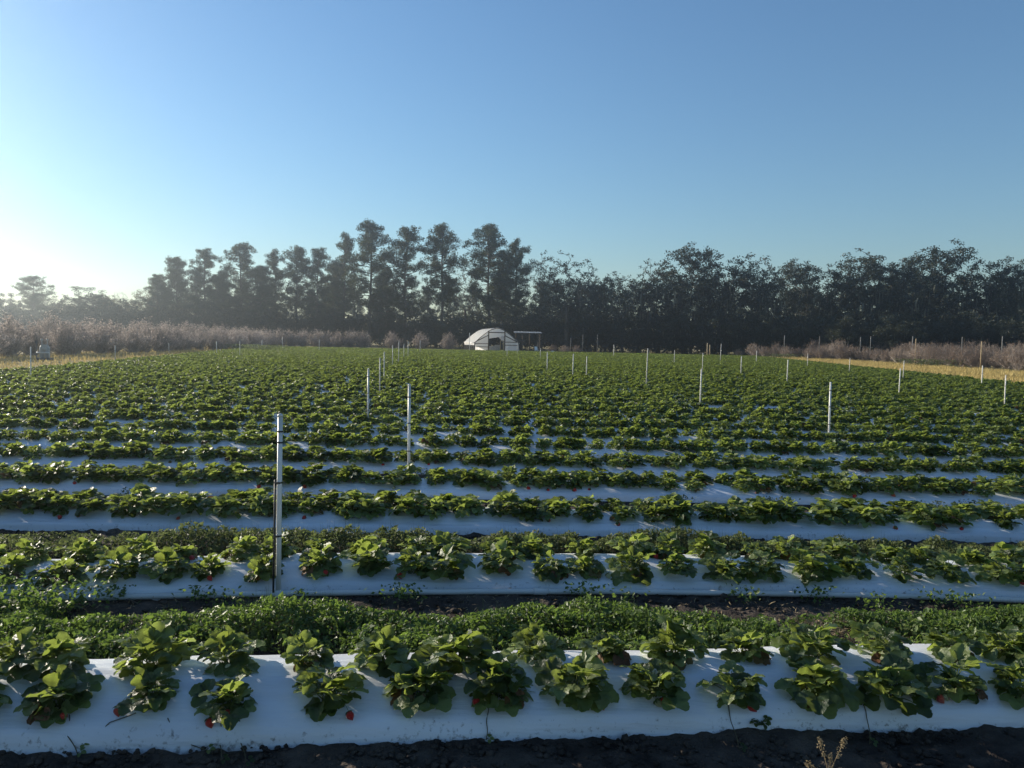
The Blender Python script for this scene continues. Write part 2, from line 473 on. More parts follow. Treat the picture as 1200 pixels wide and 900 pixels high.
def leaf(mbd, phi, Lp, L, rg, near=True, az=0.0, base=(0, 0, 0), m=0, ms=1):
    """petiole from base bending to inclination phi (from vertical) towards az, then three leaflets"""
    ca, sa = math.cos(az), math.sin(az)
    side = rg.uniform(-.15, .15)
    P = [np.array(base, float)]
    ns = 4 if near else 2
    for q in range(ns):
        a = phi * (.55 + .6 * (q + .5) / ns)
        d = np.array([math.sin(a), side * math.sin(a), math.cos(a)])
        P.append(P[-1] + np.array([d[0] * ca - d[1] * sa, d[0] * sa + d[1] * ca, d[2]]) * Lp / ns)
    mbd.tube(P, np.linspace(.0024, .0016, len(P)), 4 if near else 3, ms, caps=False)
    psi = min(phi + rg.uniform(.2, 1.0), 2.0)
    tw = rg.uniform(-.5, .5)
    f = np.array([math.sin(psi) * ca, math.sin(psi) * sa, math.cos(psi)])
    n = np.array([-math.cos(psi) * ca, -math.cos(psi) * sa, math.sin(psi)])
    s = np.cross(f, n)
    n = n * math.cos(tw) + s * math.sin(tw)
    s = np.cross(f, n)
    for ang in (0, 1.25, -1.25):
        ff = f * math.cos(ang) + s * math.sin(ang)
        tilt = rg.uniform(-.1, .35)
        nn = n - 0 * ff
        nn = n * math.cos(tilt * (ang != 0)) + 0 * ff
        nn = nn / np.linalg.norm(nn)
        sc = L * (1.0 if ang == 0 else .92) * rg.uniform(.9, 1.08)
        o = P[-1] + ff * .006
        if near: leaflet(mbd, o, ff, nn, sc, sc * .95, 8, 5, rg, m, .07)
        else: leaflet(mbd, o, ff, nn, sc, sc * .95, 3, 3, rg, m)

PHIS = [.2, .48, .8, 1.12, 1.42]
LEAF_ME = []
for ci, ph in enumerate(PHIS):
    row = []
    for v in range(4):
        rg = np.random.default_rng(100 + ci * 10 + v)
        b = MB(); leaf(b, ph, rg.uniform(.055, .128), rg.uniform(.052, .074), rg)
        row.append(b.mesh('leaf', [M['leaf'], M['stem']], True))
    LEAF_ME.append(row)
b = MB(); leaf(b, 1.4, .09, .06, np.random.default_rng(5)); OLD_ME = b.mesh('withered_leaf', [M['leaf_old'], M['runner']], True)

def foliage_mesh(seed, n):
    rg = np.random.default_rng(seed)
    b = MB()
    for i in range(n):
        ph = PHIS[min(4, int(5 * (i / n) ** .8))] * rg.uniform(.85, 1.15)
        leaf(b, ph, rg.uniform(.075, .14), rg.uniform(.052, .074), rg, False, i * 2.4 + rg.uniform(-.4, .4), (rg.uniform(-.02, .02), rg.uniform(-.02, .02), 0),
             2 if (i > n - 3 and rg.random() < .35) else 0)
    return b.mesh('foliage', [M['leaf'], M['stem'], M['leaf_old']], True)
FOL = [foliage_mesh(300 + i, 28 + 2 * (i % 4)) for i in range(10)]

def berry_mesh(mat_, L=.038, Rr=.0165):
    b = MB()
    t = np.linspace(0, 1, 7)
    rad = Rr * np.array([.45, .88, 1.0, .93, .72, .42, .05])
    b.tube(np.stack([np.zeros(7), np.zeros(7), -t * L], -1), rad, 9)
    return b.mesh('berry', mat_, True)
HALF = berry_mesh(M['berry_half'], .034, .0155)
BERRY, PALE = berry_mesh(M['berry']), berry_mesh(M['berry_pale'], .028, .013)
b = MB()
for q in range(7):
    a = q * 2 * math.pi / 7
    c, s = math.cos(a), math.sin(a)
    b.add([[0, 0, .002], [.009 * c - .004 * s, .009 * s + .004 * c, .003], [.019 * c, .019 * s, -.003], [.009 * c + .004 * s, .009 * s - .004 * c, .003]], [[0, 1, 2, 3]])
CALYX = b.mesh('calyx', M['stem'])

def add_berry(root, off, pale=False, tilt=0.0):
    o = link('berry', PALE if pale else (HALF if rng.random() < .3 else BERRY), root, off)
    o.rotation_euler = (R(rng.uniform(-75, -35)), R(rng.uniform(-30, 30)) + tilt, rng.uniform(0, 6.28) * .2)
    s = rng.uniform(1.0, 1.4); o.scale = (s, s, s)
    link('calyx', CALYX, o)
    b = MB()
    off = np.array(off, float)
    top = off + np.array([0, .004, .004])
    P = [np.zeros(3), np.array([off[0] * .4, off[1] * .4, .035]), np.array([off[0] * .8, off[1] * .8, max(.03, off[2] + .03)]), top]
    b.tube(P, .0014, 4, caps=False)
    link('fruit_stalk', b.mesh('fruit_stalk', M['stem']), root)

plants = []            # (dist, x, y, z, bed, line, extra)
# bed 1: spots read off the photograph, staggered in two lines
front_px = [-95, -5, 92, 193, 282, 390, 492, 585, 676, 766, 862, 958, 1042, 1122, 1197, 1290]
back_px = [-60, 18, 72, 172, 262, 356, 444, 536, 628, 714, 797, 884, 965, 1050, 1135, 1205, 1295]
def bed_spot(k, x, u):
    return Vector((x, float(toe(k, x)) + u, bed_z(u, k) - .006))
for line, u, lst in (('front', .125, front_px), ('back', .385, back_px)):
    for px in lst:
        x = unproj(px, 812 if line == 'front' else 783, bed_z(u)).x
        p = bed_spot(0, x, u + rng.uniform(-.03, .03))
        plants.append([p, 0, line])
for k in range(1, len(ROWC)):
    y0 = ROWC[k][2]
    lx, rx = XL(y0) + 1.0, XR(y0) - 1.0
    for line, u, ph in (('front', .17 if k == 1 else .24, 0.0), ('back', .46, .16)):
        x = lx + ph + (0 if line == 'front' and k < 2 else rng.uniform(0, .22))
        while x < rx:
            jx = x + rng.uniform(-.06, .06)
            gap = noise.noise(Vector((jx * .16, k * .55, 3.3))) + .5 * noise.noise(Vector((jx * .9, k * 1.3, 8)))
            if (k < 9 or gap > -.72) and rng.random() > (.02 if k < 9 else .05):
                plants.append([bed_spot(k, jx, u + rng.uniform(-.04, .04)), k, line])
            x += .315 if k < 2 else .275
for p in plants:
    q = project(p[0] + Vector((0, 0, .08)))
    p.append(q is not None and -28 < q[0] < 1228 and q[1] < 905)
vis = sorted([p for p in plants if p[3]], key=lambda p: p[0].length)[:300]
ids = {id(p) for p in vis}
rest = [p for p in plants if id(p) not in ids]
red_at = {(0, 0): 1, (0, 1): 1, (0, 2): 2, (0, 3): 2, (0, 4): 1}
counts = {}
NEARFOL = []
for p in sorted(vis, key=lambda p: (p[1], p[2] == 'back', p[0].x)):
    pos, k, line, _ = p
    counts[(k, line)] = counts.get((k, line), 0) + 1
    idx = counts[(k, line)]
    root = empty('strawberry_plant', pos, rng.uniform(0, 6.28) if k > 1 else 0.0)
    berries = 0
    if k < 2:
        n = int(rng.integers(24, 33)) if k == 0 else int(rng.integers(23, 30))
        sc0 = rng.uniform(.80, 1.18) * (1.0 if k == 0 else 1.06)
        a0 = rng.uniform(0, 6.28)
        for i in range(n):
            ci = min(4, int(5 * (i / n) ** .85))
            o = link('leaf', LEAF_ME[ci][int(rng.integers(0, 4))], root)
            a = a0 + i * 2.4 + rng.uniform(-.35, .35)
            o.rotation_euler = (rng.uniform(-.16, .16), rng.uniform(-.16, .16), a)
            o.location = (rng.uniform(-.025, .025), rng.uniform(-.025, .025), .002)
            s = sc0 * rng.uniform(.78, 1.15)
            if ci == 4: s *= .92
            o.scale = (s * 1.06, s * 1.06, s * .92)
        for _ in range(int(rng.choice([0, 0, 0, 1, 1, 2]))):
            o = link('withered_leaf', OLD_ME, root, (0, 0, .004)); o.rotation_euler = (0, .1, rng.uniform(3.6, 5.8))
        if line == 'front' or rng.random() < .25:
            nb = int(rng.choice([0, 1, 1, 2, 2, 3])) if k == 0 else int(rng.random() < .5)
            dx0 = rng.uniform(-.11, .11)
            for _ in range(nb):
                dx, dy = dx0 + rng.normal(0, .03), rng.uniform(-.085, -.045)
                u = pos.y + dy - toe(k, pos.x + dx)
                add_berry(root, (dx, dy, bed_z(u, k) - pos.z + .034), rng.random() < .3)
                berries += 1
    else:
        f = link('foliage', FOL[len(NEARFOL) % len(FOL)], root)
        s = rng.uniform(.80, 1.24); f.scale = (s, s, s * rng.uniform(.72, .98))
        NEARFOL.append(f)
        if line == 'front' and rng.random() < .25:
            rz = root.rotation_euler.z
            dx, dy = rng.uniform(-.1, .1), rng.uniform(-.14, -.10)
            c, s_ = math.cos(-rz), math.sin(-rz)
            add_berry(root, (dx * c - dy * s_, dx * s_ + dy * c, -.012), rng.random() < .3)
    tag(root, f'leafy green strawberry plant, {nth(idx)} from the left in the {line} line of the {nth(k + 1)} bed', 'strawberry plant', 'strawberry plants on the nearer beds')

# every plant beyond the 300 nearest: one object that instances the foliage of real plants
def scatter(name, pts, rots, scls, idxs, sources, label, cat):
    me = bpy.data.meshes.new(name)
    me.vertices.add(len(pts))
    me.vertices.foreach_set('co', np.asarray(pts, np.float32).ravel())
    for nm, typ, key, dat in (('rot', 'FLOAT_VECTOR', 'vector', rots), ('scl', 'FLOAT', 'value', scls), ('idx', 'INT', 'value', idxs)):
        a = me.attributes.new(nm, typ, 'POINT')
        a.data.foreach_set(key, np.asarray(dat).ravel())
    o = link(name, me)
    g = bpy.data.node_groups.new(name, 'GeometryNodeTree')
    g.interface.new_socket('Geometry', in_out='INPUT', socket_type='NodeSocketGeometry')
    g.interface.new_socket('Geometry', in_out='OUTPUT', socket_type='NodeSocketGeometry')
    N, L = g.nodes, g.links
    gi, go = N.new('NodeGroupInput'), N.new('NodeGroupOutput')
    ip = N.new('GeometryNodeInstanceOnPoints')
    jg = N.new('GeometryNodeJoinGeometry')
    for s in sources:
        oi = N.new('GeometryNodeObjectInfo'); oi.transform_space = 'ORIGINAL'
        oi.inputs['Object'].default_value = s
        oi.inputs['As Instance'].default_value = True
        L.new(oi.outputs['Geometry'], jg.inputs[0])
    L.new(jg.outputs[0], ip.inputs['Instance'])
    ip.inputs['Pick Instance'].default_value = True
    for nm, dt, sock in (('rot', 'FLOAT_VECTOR', 'Rotation'), ('scl', 'FLOAT', 'Scale'), ('idx', 'INT', 'Instance Index')):
        na = N.new('GeometryNodeInputNamedAttribute'); na.data_type = dt
        na.inputs['Name'].default_value = nm
        out = [q for q in na.outputs if q.enabled and q.name == 'Attribute'][0]
        L.new(out, ip.inputs[sock])
    L.new(gi.outputs[0], ip.inputs['Points'])
    L.new(ip.outputs[0], go.inputs[0])
    o.modifiers.new('scatter', 'NODES').node_group = g
    tag(o, label, cat, kind='stuff')
    return o
n = len(rest)
pts = np.array([tuple(p[0]) for p in rest])
rots = np.stack([rng.uniform(-.1, .1, n), rng.uniform(-.1, .1, n), rng.uniform(0, 6.28, n)], -1).astype(np.float32)
scatter('strawberry_foliage', pts, rots, rng.uniform(.70, 1.18, n).astype(np.float32), rng.integers(0, 10, n).astype(np.int32), NEARFOL[:10],
        'mass of low strawberry plants covering the rest of the field', 'strawberry plants')
print('PLANTS', len(plants), 'individual', len(vis))

# runners trailing down the front of the first bed
for (pts_, lab) in [([(82, 838), (80, 862), (92, 884)], 'thin runner trailing down the bed front below the leftmost plants'),
                    ([(160, 836), (128, 848), (112, 868), (95, 874)], 'long bent runner with a dark withered tip lying on the bed front'),
                    ([(197, 842), (203, 862), (222, 872), (242, 880)], 'runner curving to the right below a plant with a red berry'),
                    ([(259, 848), (259, 872), (260, 892)], 'straight runner hanging below the plant left of the white post'),
                    ([(281, 844), (283, 870), (289, 894)], 'runner pair hanging straight to the soil beside another runner'),
                    ([(572, 826), (571, 846), (570, 868)], 'short straight runner hanging at the middle of the nearest bed'),
                    ([(850, 816), (857, 846), (866, 878)], 'slanting runner hanging to the soil right of a red berry'),
                    ([(1011, 826), (1017, 846), (1019, 872)], 'runner hanging below two red berries at right')]:
    P = []
    for (px, py) in pts_:
        d = ray(px, py)
        best = None
        for i in range(400):                      # march the sight line down to the bed or the soil
            y = 2.6 + i * .004
            t = y / d.y
            q = Vector((d.x * t, y, CAM_H + d.z * t))
            u = y - float(toe(0, q.x))
            zz = max(bed_z(u) if 0 <= u <= .76 else -1, .0)
            if q.z <= zz + .006: best = q; break
        if best: P.append(np.array(best) + [0, -.004, .004])
    if len(P) < 2: continue
    P = np.array(P)
    s = np.linspace(0, len(P) - 1, 14)
    Q = np.stack([np.interp(s, np.arange(len(P)), P[:, i]) for i in range(3)], -1)
    Q[:, 0] += np.sin(s * 5) * .003
    r = empty('strawberry_runner', Q[0])
    b = MB(); b.tube(Q - Q[0], .0021, 5); b.obj('stem', M['runner'], r, True)
    b = MB(); leaf(b, 1.2, .012, .022, np.random.default_rng(3), False)
    b.obj('tip_leaf', [M['leaf'], M['runner']], r, True, Q[-1] - Q[0] + np.array([0, -.002, .004]))
    tag(r, lab, 'runner', 'runners on the nearest bed')

# ------------------------------------------------------------------ weeds in the alleys
def weed_mat(name, y_lo, y_hi, xh, n, size, hmax, m, label, seed, bare=None, left_extra=False):
    rg = np.random.default_rng(seed)
    C = []; n0 = n * 3
    x = rg.uniform(-xh, xh, n0); v = rg.uniform(0, 1, n0)
    lo = np.array([y_lo(a) for a in x]); hi = np.array([y_hi(a) for a in x])
    y = lo + (hi - lo) * v
    dens = np.array([noise.noise(Vector((a * 1.1, b_ * 2.6, seed))) + .6 * noise.noise(Vector((a * 5, b_ * 5, seed + 2))) for a, b_ in zip(x, y)])
    edge = np.minimum(v, 1 - v) * 2
    keep = (dens + 1.1 * edge ** .5 + rg.uniform(-.4, .4, n0)) > .50
    if bare is not None:
        bx, by, br = bare
        keep &= (((x - bx) / (br * 1.7)) ** 2 + ((y - by) / br) ** 2 + dens * .6 > .9) | (rg.random(n0) < .08)
    x, y, dens, edge = x[keep][:n], y[keep][:n], dens[keep][:n], edge[keep][:n]
    h = hmax * (.35 + .65 * edge ** .5) * np.clip(.72 + .85 * dens, .2, 1.45)
    z = h * rg.beta(2.2, 1.3, len(x))
    b = MB()
    sz = np.where(rg.random(len(x)) < .12, size * 1.9, size * rg.uniform(.6, 1.2, len(x)))
    b.leaves(np.stack([x, y, z + .01], -1), sz, .55, .3, 0, rg)
    ns = len(x) // 9                      # upright stems
    i = rg.choice(len(x), ns)
    b0 = np.stack([x[i], y[i], np.zeros(ns)], -1); t0 = b0 + np.stack([rg.normal(0, .015, ns), rg.normal(0, .015, ns), h[i] * rg.uniform(.9, 1.55, ns)], -1)
    wv = np.stack([np.full(ns, .0022), np.zeros(ns), np.zeros(ns)], -1); wy = wv[:, [1, 0, 2]]
    V = np.stack([b0 - wv, b0 + wv, b0 + wy * 1.6, t0], 1).reshape(-1, 3)
    q = np.arange(ns)[:, None] * 4
    b.add(V, np.concatenate([q + [[0, 1, 3]], q + [[1, 2, 3]], q + [[2, 0, 3]]]), 0)
    tag(b.obj(name, m), label, 'weeds', kind='stuff')
weed_mat('alley_weeds', lambda x: toe(0, x) + .74, lambda x: toe(1, x) - .47 + (.35 if x < -2.6 else 0) + .06 * math.sin(x * 3), 5.2, 62000, .026, .165, M['weed'],
         'thick mat of bright green weeds filling the alley behind the nearest bed', 21, bare=(1.9, 4.35, .22))
weed_mat('dull_alley_weeds', lambda x: toe(1, x) + .78, lambda x: toe(2, x) - .34, 7.5, 42000, .030, .19, M['weed_dull'],
         'low dull green weeds in the alley behind the second bed', 22)
def strip_weeds(k, n, seed, hi=.45):
    rg = np.random.default_rng(seed)
    b = MB()
    for c in range(n):
        x = rg.uniform(-9, 9); y = float(toe(k, x)) - rg.uniform(.05, hi)
        q = rg.normal(0, 1, (70, 3)) * [.07, .04, .0] + [x, y, 0]
        q[:, 2] = rg.uniform(.01, .10, 70)
        b.leaves(q, .03, .6, .35, 0, rg)
    return b
b = strip_weeds(1, 26, 31, .30)
for _ in range(34):                          # a thicker clump hides the pipe at the left
    x = rng.uniform(-4.2, -2.5); q = rng.normal(0, 1, (90, 3)) * [.09, .06, 0] + [x, float(toe(1, x)) - rng.uniform(-.02, .5), 0]
    q[:, 2] = rng.uniform(.01, .19, 90); b.leaves(q, .034, .6, .35, 0, rng)
tag(b.obj('pipe_side_weeds', M['weed']), 'scattered dark weed tufts growing along the pvc pipe', 'weeds', kind='stuff')
b = MB()
for k in range(3, 9):
    q = strip_weeds(k, 22, 40 + k, .5)
    b.V += q.V; b.F += [f + b.n for f in q.F]; b.M += q.M; b.n += q.n
tag(b.obj('scattered_weeds', M['weed_dull']), 'scattered weed tufts in the alleys of the middle field', 'weeds', kind='stuff')
# dry litter on the bare patch and alley floor
b = MB(); rg = np.random.default_rng(9)
q = np.stack([rg.normal(1.95, .38, 900), rg.normal(4.38, .14, 900), rg.uniform(.012, .05, 900)], -1)
b.leaves(q, .05, .12, 1.5, 0, rg)
q = np.stack([rg.uniform(-5, 5, 1500), rg.uniform(4.3, 5.0, 1500), rg.uniform(.015, .03, 1500)], -1)
b.leaves(q, .035, .15, 1.5, 0, rg)
tag(b.obj('straw_litter', M['straw']), 'dry straw litter lying on the bare patch among the weeds', 'straw', kind='stuff')

# small weed seedling on the front of the first bed and the dried stalk in the foreground
p = unproj(899, 856, .05); p.y = float(toe(0, p.x)) + .02
r = empty('weed_seedling', (p.x, p.y, .035))
for i in range(9):
    rg = np.random.default_rng(60 + i)
    b = MB(); leaf(b, rg.uniform(.7, 1.4), .03, .022, rg, False, i * 2.4)
    b.obj('leaf', [M['leaf'], M['stem']], r, True)
tag(r, 'small dark weed seedling growing at the foot of the nearest bed', 'weed')
p = unproj(962, 900, 0.0)
r = empty('dried_weed_stalk', (p.x, p.y - .08, 0))
rg = np.random.default_rng(77)
tips = []
for i, (dx, h, ln) in enumerate([(-.035, .15, .02), (.0, .10, .0), (.05, .17, -.01), (-.09, .06, 0)]):
    b = MB()
    P = np.array([[0, 0, 0], [dx * .3, ln * .3, h * .4], [dx * .8, ln * .8, h * .8], [dx, ln, h]])
    b.tube(P, [.002, .0018, .0014, .001], 5)
    b.obj('stalk', M['straw'], r, True)
    b = MB()
    t = rg.uniform(.45, 1.05, 70)
    C = np.stack([np.interp(t, [0, .33, .66, 1], P[:, j]) for j in range(3)], -1) + rg.normal(0, .0055, (70, 3))
    b.leaves(C, .011, .5, .2, 0, rg)
    b.obj('seed_head', M['straw'], r)
tag(r, 'dried straw-coloured weed stalk with seed heads in the foreground soil', 'dried weed')

# ------------------------------------------------------------------ pvc pipe along the second bed
xa, xb = -3.0, 9.0
r = empty('irrigation_pipe', (0, float(toe(1, 0)) - .035, .02))
xs = np.arange(xa, xb, .25)
def pipe_pt(x): return np.array([x, float(toe(1, x)) - .035 + .012 * noise.noise(Vector((x * .5, 2, 2))), .022])
P = np.array([pipe_pt(x) for x in xs]) - np.array(r.location)
b = MB(); b.tube(P, .019, 12); b.obj('pipe', M['pvc'], r, True)
for px in (250, 325, 634, 1010):
    x = unproj(px, 697).x
    b = MB(); q = [pipe_pt(x - .05) - np.array(r.location), pipe_pt(x + .05) - np.array(r.location)]
    b.tube(q, .0235, 12); b.obj('coupling', M['pvc'], r, True)
tag(r, 'long white pvc irrigation pipe lying along the foot of the second bed', 'pipe')

# ------------------------------------------------------------------ field posts
def post(px, ytop, ybase, name, mat_, label, group, rad=.018, detail=1, depth=None, lean=0.0, cat='post'):
    g = unproj(px, ybase, 0.0) if depth is None else at_depth(px, depth)
    y = g.y
    H = height_at(px, ytop, y)
    r = empty(name, (g.x, y, 0))
    top = np.array([lean * H, rng.uniform(-.02, .02), H])
    rad = max(rad, y * .00035)
    b = MB()
    b.tube(np.array([[0, 0, -.08], top * .5, top]), [rad, rad, rad * .96], 10)
    b.obj('pole', mat_, r, True)
    b = MB(); b.tube([top, top + [0, 0, .012], top + [0, 0, .02]], [rad * 1.12, rad * 1.12, rad * .5], 10)
    b.obj('cap', mat_, r, True)
    if detail:
        for fr in ((.88, .6, .3) if detail > 1 else (.7,)):
            b = MB(); c = top * fr
            b.tube([c - [0, 0, .006], c + [0, 0, .006]], rad * 1.18, 10); b.box(c + [rad * 1.3, -rad * .6, 0], (.012, .012, .008))
            b.obj('cable_tie', M['black'], r)
    tag(r, label, cat, group)
    return r, top, rad
# the nearest post: capped pvc riser with a black tube strapped to its lower half
r, top, rad = post(326, 488, 700, 'riser_post', M['pvc'], 'nearest white pvc riser post with a black tube strapped to it', 'white posts in the strawberry field', .0165, 0, lean=.012)
b = MB(); b.tube([top * .90, top * .995], rad * .8, 10)
b.obj('upper_sleeve', M['pvc'], r, True)
b = MB(); b.tube([[-.030, -.012, -.03], top * .34 + [-.027, -.01, 0], top * .655 + [-.026, -.008, 0]], .0065, 8); b.obj('black_tube', M['black'], r, True)
for fr in (.92, .86, .64, .345):
    b = MB(); c = top * fr - (0 if fr > .8 else np.array([.008, 0, 0]))
    b.tube([c - [0, 0, .005], c + [0, 0, .005]], rad * (1.15 if fr > .8 else 1.6), 12)
    b.obj('cable_tie', M['black'], r)
b = MB(); b.tube([[0, 0, -.03], [0, 0, .05]], .024, 12); b.obj('base_tee', M['pvc'], r, True)

POSTS = [(479, 452, 561), (431, 433, 502), (445, 420, 468), (450, 413, 448), (460, 405, 433), (467, 400, 428), (473, 403, 421), (478, 400, 420), (492, 399, 415),
         (36, 407, 450), (135, 405, 424), (198, 402, 415), (254, 400, 417), (281, 400, 420), (307, 398, 411), (331, 395, 410), (374, 398, 413),
         (594, 405, 419), (606, 401, 417), (633, 408, 422), (641, 413, 437), (671, 415, 443), (687, 418, 446), (757, 409, 458), (790, 411, 428),
         (823, 414, 437), (820, 433, 481), (844, 403, 425), (868, 418, 443), (886, 411, 427), (922, 422, 453), (946, 415, 432), (971, 449, 518), (995, 420, 439),
         (1053, 432, 468), (1058, 423, 447), (1150, 429, 457), (1177, 440, 481), (719, 404, 419), (550, 390, 413)]
for i, (px, yt, yb) in enumerate(sorted(POSTS)):
    d = unproj(px, yb).y
    where = 'near' if d < 18 else ('middle' if d < 60 else 'far')
    post(px, yt, yb, 'riser_post', M['pvc'] if d < 15 else M['pvc_old'],
         f'slim pale post standing in the {where} field, {nth(i + 1)} post counted from the left', 'white posts in the strawberry field',
         .018 if d < 30 else .022, 2 if d < 15 else 1, lean=rng.uniform(-.005, .02))
WOOD = [(829, 402, 'pair of stout tan wooden stakes at the far field edge', 116), (832, 404, 'shorter tan stake beside a stout stake at the far field edge', 117)]
for px, yt, lb, dd in WOOD:
    post(px, yt, 0, 'wooden_stake', M['wood_post'], lb.replace('pair of stout tan wooden stakes', 'stout tan wooden stake'), None, .07, 0, depth=dd, cat='stake')
for i, (px, yt, dd) in enumerate([(683, 392, 127), (700, 392, 126), (669, 396, 128), (919, 393, 122), (960, 394, 118), (1008, 395, 112), (1020, 394, 116), (1069, 394, 100), (1073, 397, 90), (1127, 395, 96), (1150, 400, 76), (1174, 394, 92)]):
    post(px, yt, 0, 'fence_post', M['grey_post'] if px not in (1073, 1150) else M['wood_post'], f'weathered post among the bushes at right of the greenhouse, {nth(i + 1)} counted from the left',
         'weathered posts behind the field', .05, 0, depth=dd)
post(260, 393, 0, 'leaning_pole', M['wood_post'], 'tan wooden pole leaning to the right in front of the left hedge', None, .04, 0, depth=95, lean=.5)
post(201, 410, 0, 'leaning_pipe', M['wood_post'], 'short tan pipe leaning low at the left field edge', None, .04, 0, depth=72, lean=-.9, cat='pipe')

# ------------------------------------------------------------------ greenhouse, shed, equipment
gx0 = at_depth(582.5, 125).x
G = empty('greenhouse', (gx0, 125, 0), R(10))
hw, pk, ev, LEN = 3.65, 3.85, 1.38, 15.0
def arch(t):   # t -1..1 -> (x,z) of the hoop above the eaves
    a = abs(t)
    z = ev + (pk - ev) * (1 - a ** 1.65)
    return hw * t * (1 - .0 * a), z
ts = np.linspace(-1, 1, 21)
A = np.array([arch(t) for t in ts])
nb = 8
V = np.zeros((nb + 1, 21, 3))
for j in range(nb + 1):
    V[j, :, 0] = A[:, 0]; V[j, :, 1] = LEN * j / nb; V[j, :, 2] = A[:, 1] - (.05 if j % 2 else 0)
i = np.arange(nb)[:, None] * 21; j = np.arange(20)[None, :]
F = np.stack([i + j, i + j + 1, i + 22 + j, i + 21 + j], -1).reshape(-1, 4)
b = MB(); b.add(V.reshape(-1, 3), F); b.obj('roof_film', M['film'], G, True)
for jj in range(nb + 1):                       # hoops
    b = MB(); P = np.concatenate([[[-hw, LEN * jj / nb, 0]], np.stack([A[:, 0] * .99, np.full(21, LEN * jj / nb), A[:, 1] - .07], -1), [[hw, LEN * jj / nb, 0]]])
    b.tube(P, .035 if jj else .05, 6); b.obj('hoop', M['frame_wood'] if jj == 0 else M['tin'], G, True)
for sx in (-1, 1):                              # lower side walls, film rolled partly up on the left
    b = MB()
    if sx > 0: b.add([[hw, .02, .05], [hw, LEN, .05], [hw, LEN, ev], [hw, .02, ev]], [[0, 1, 2, 3]])
    else: b.add([[-hw, .02, .95], [-hw, LEN, .95], [-hw, LEN, ev], [-hw, .02, ev]], [[0, 1, 2, 3]])
    b.obj('side_film', M['film'], G)
    b = MB(); b.tube([[sx * (hw + .05), 0, ev], [sx * (hw + .05), LEN, ev]], .06, 8); b.obj('film_roll', M['white_plastic'], G, True)
x1, x2 = -1.40, 1.26                            # inner posts of the end wall
def zx(x): return arch(x / hw)[1]
def panel(poly, nm='end_film', m=M['film'], yy=.03):
    b = MB(); V = [[x, yy, z] for x, z in poly]
    b.add(V, [list(range(len(V)))]); return b.obj(nm, m, G)
panel([(-hw + .1, .05), (x1, .05), (x1, zx(x1) - .08), (-2.3, zx(-2.3) - .08), (-hw + .1, ev)])
panel([(x2, .05), (hw - .05, .05), (hw - .05, ev), (2.5, zx(2.5) - .08), (x2, zx(x2) - .08)])
panel([(x1, 2.05), (x2, 2.55), (x2, zx(x2) - .08), (0, pk - .1), (x1, zx(x1) - .08)])
def timber(a, c, wd=.13, m='frame_wood', nm='timber'):
    b = MB(); b.beam([a[0], -.06, a[1]], [c[0], -.06, c[1]], wd * .78); b.obj(nm, M[m], G)
for x in (x1, x2): timber((x, 0), (x, zx(x)), .17)
timber((-hw, 0), (-hw, ev + .1), .15); timber((hw, 0), (hw, ev), .12)
timber((x1, 3.08), (x2, 3.08), .14)
for z in (.72, 1.25): timber((-hw, z), (x1, z), .09)
for z in (1.05, 1.55): timber((x2, z), (hw * .95, z), .10)
timber((-hw + .1, ev + .15), (x1, 2.62), .13); timber((x2, 2.6), (hw - .1, 1.5), .13)
timber((.55, 0), (.55, 1.75), .14, 'tan_wood', 'door_jamb'); timber((1.05, 0), (1.05, 1.75), .14, 'tan_wood', 'door_jamb'); timber((.5, 1.75), (1.1, 1.75), .12, 'tan_wood', 'door_head')
panel([(-2.2, 2.3), (2.2, 2.3), (0, pk - .1)], 'rear_film', M['film'], LEN - .02)
tag(G, 'white hoop greenhouse with timber end frame and open doorway at the far field edge', 'greenhouse')
for q, (dx, dy, dim) in enumerate([(-.75, 2.0, (1.1, .9, .8)), (.0, 3.2, (.9, .8, 1.0))]):
    rb = MB(); rb.box((0, 0, dim[2] / 2), dim)
    rb.box((0, 0, dim[2] + .03), (dim[0] * 1.06, dim[1] * 1.06, .06))
    o = rb.obj('storage_bin', M['equip'], loc=(gx0 + dx, 125 + dy, 0))
    tag(o, ['pale lidded storage bin just inside the greenhouse doorway', 'taller pale bin deeper inside the greenhouse'][q], 'bin', 'bins inside the greenhouse')

sx0 = at_depth(618, 128).x
S = empty('lean_to_shed', (sx0, 128, 0))
def zpx(y, px, d): return height_at(px, y, d)
zt = zpx(389.5, 618, 128)
b = MB(); b.box((0, 0, zt), (4.6, 4.0, .10), 0, 0, R(3))
b.obj('roof_sheet', M['tin'], S)
for dx, dy in ((-.85, -1.8), (1.75, -1.8), (2.15, 1.8), (-1.9, 1.8), (.4, 1.8)):
    b = MB(); b.beam([dx, dy, 0], [dx, dy, zt - .05], .13); b.obj('shed_post', M['frame_wood'], S)
b = MB(); b.beam([-2.2, -1.8, zt - .14], [2.2, -1.8, zt - .14], .12); b.obj('roof_beam', M['frame_wood'], S)
b = MB(); b.beam([-2.0, -1.8, zt * .55], [-.85, -1.8, zt * .55], .10); b.obj('rail', M['frame_wood'], S)
tag(S, 'open timber lean-to with flat grey tin roof beside the greenhouse', 'shed')

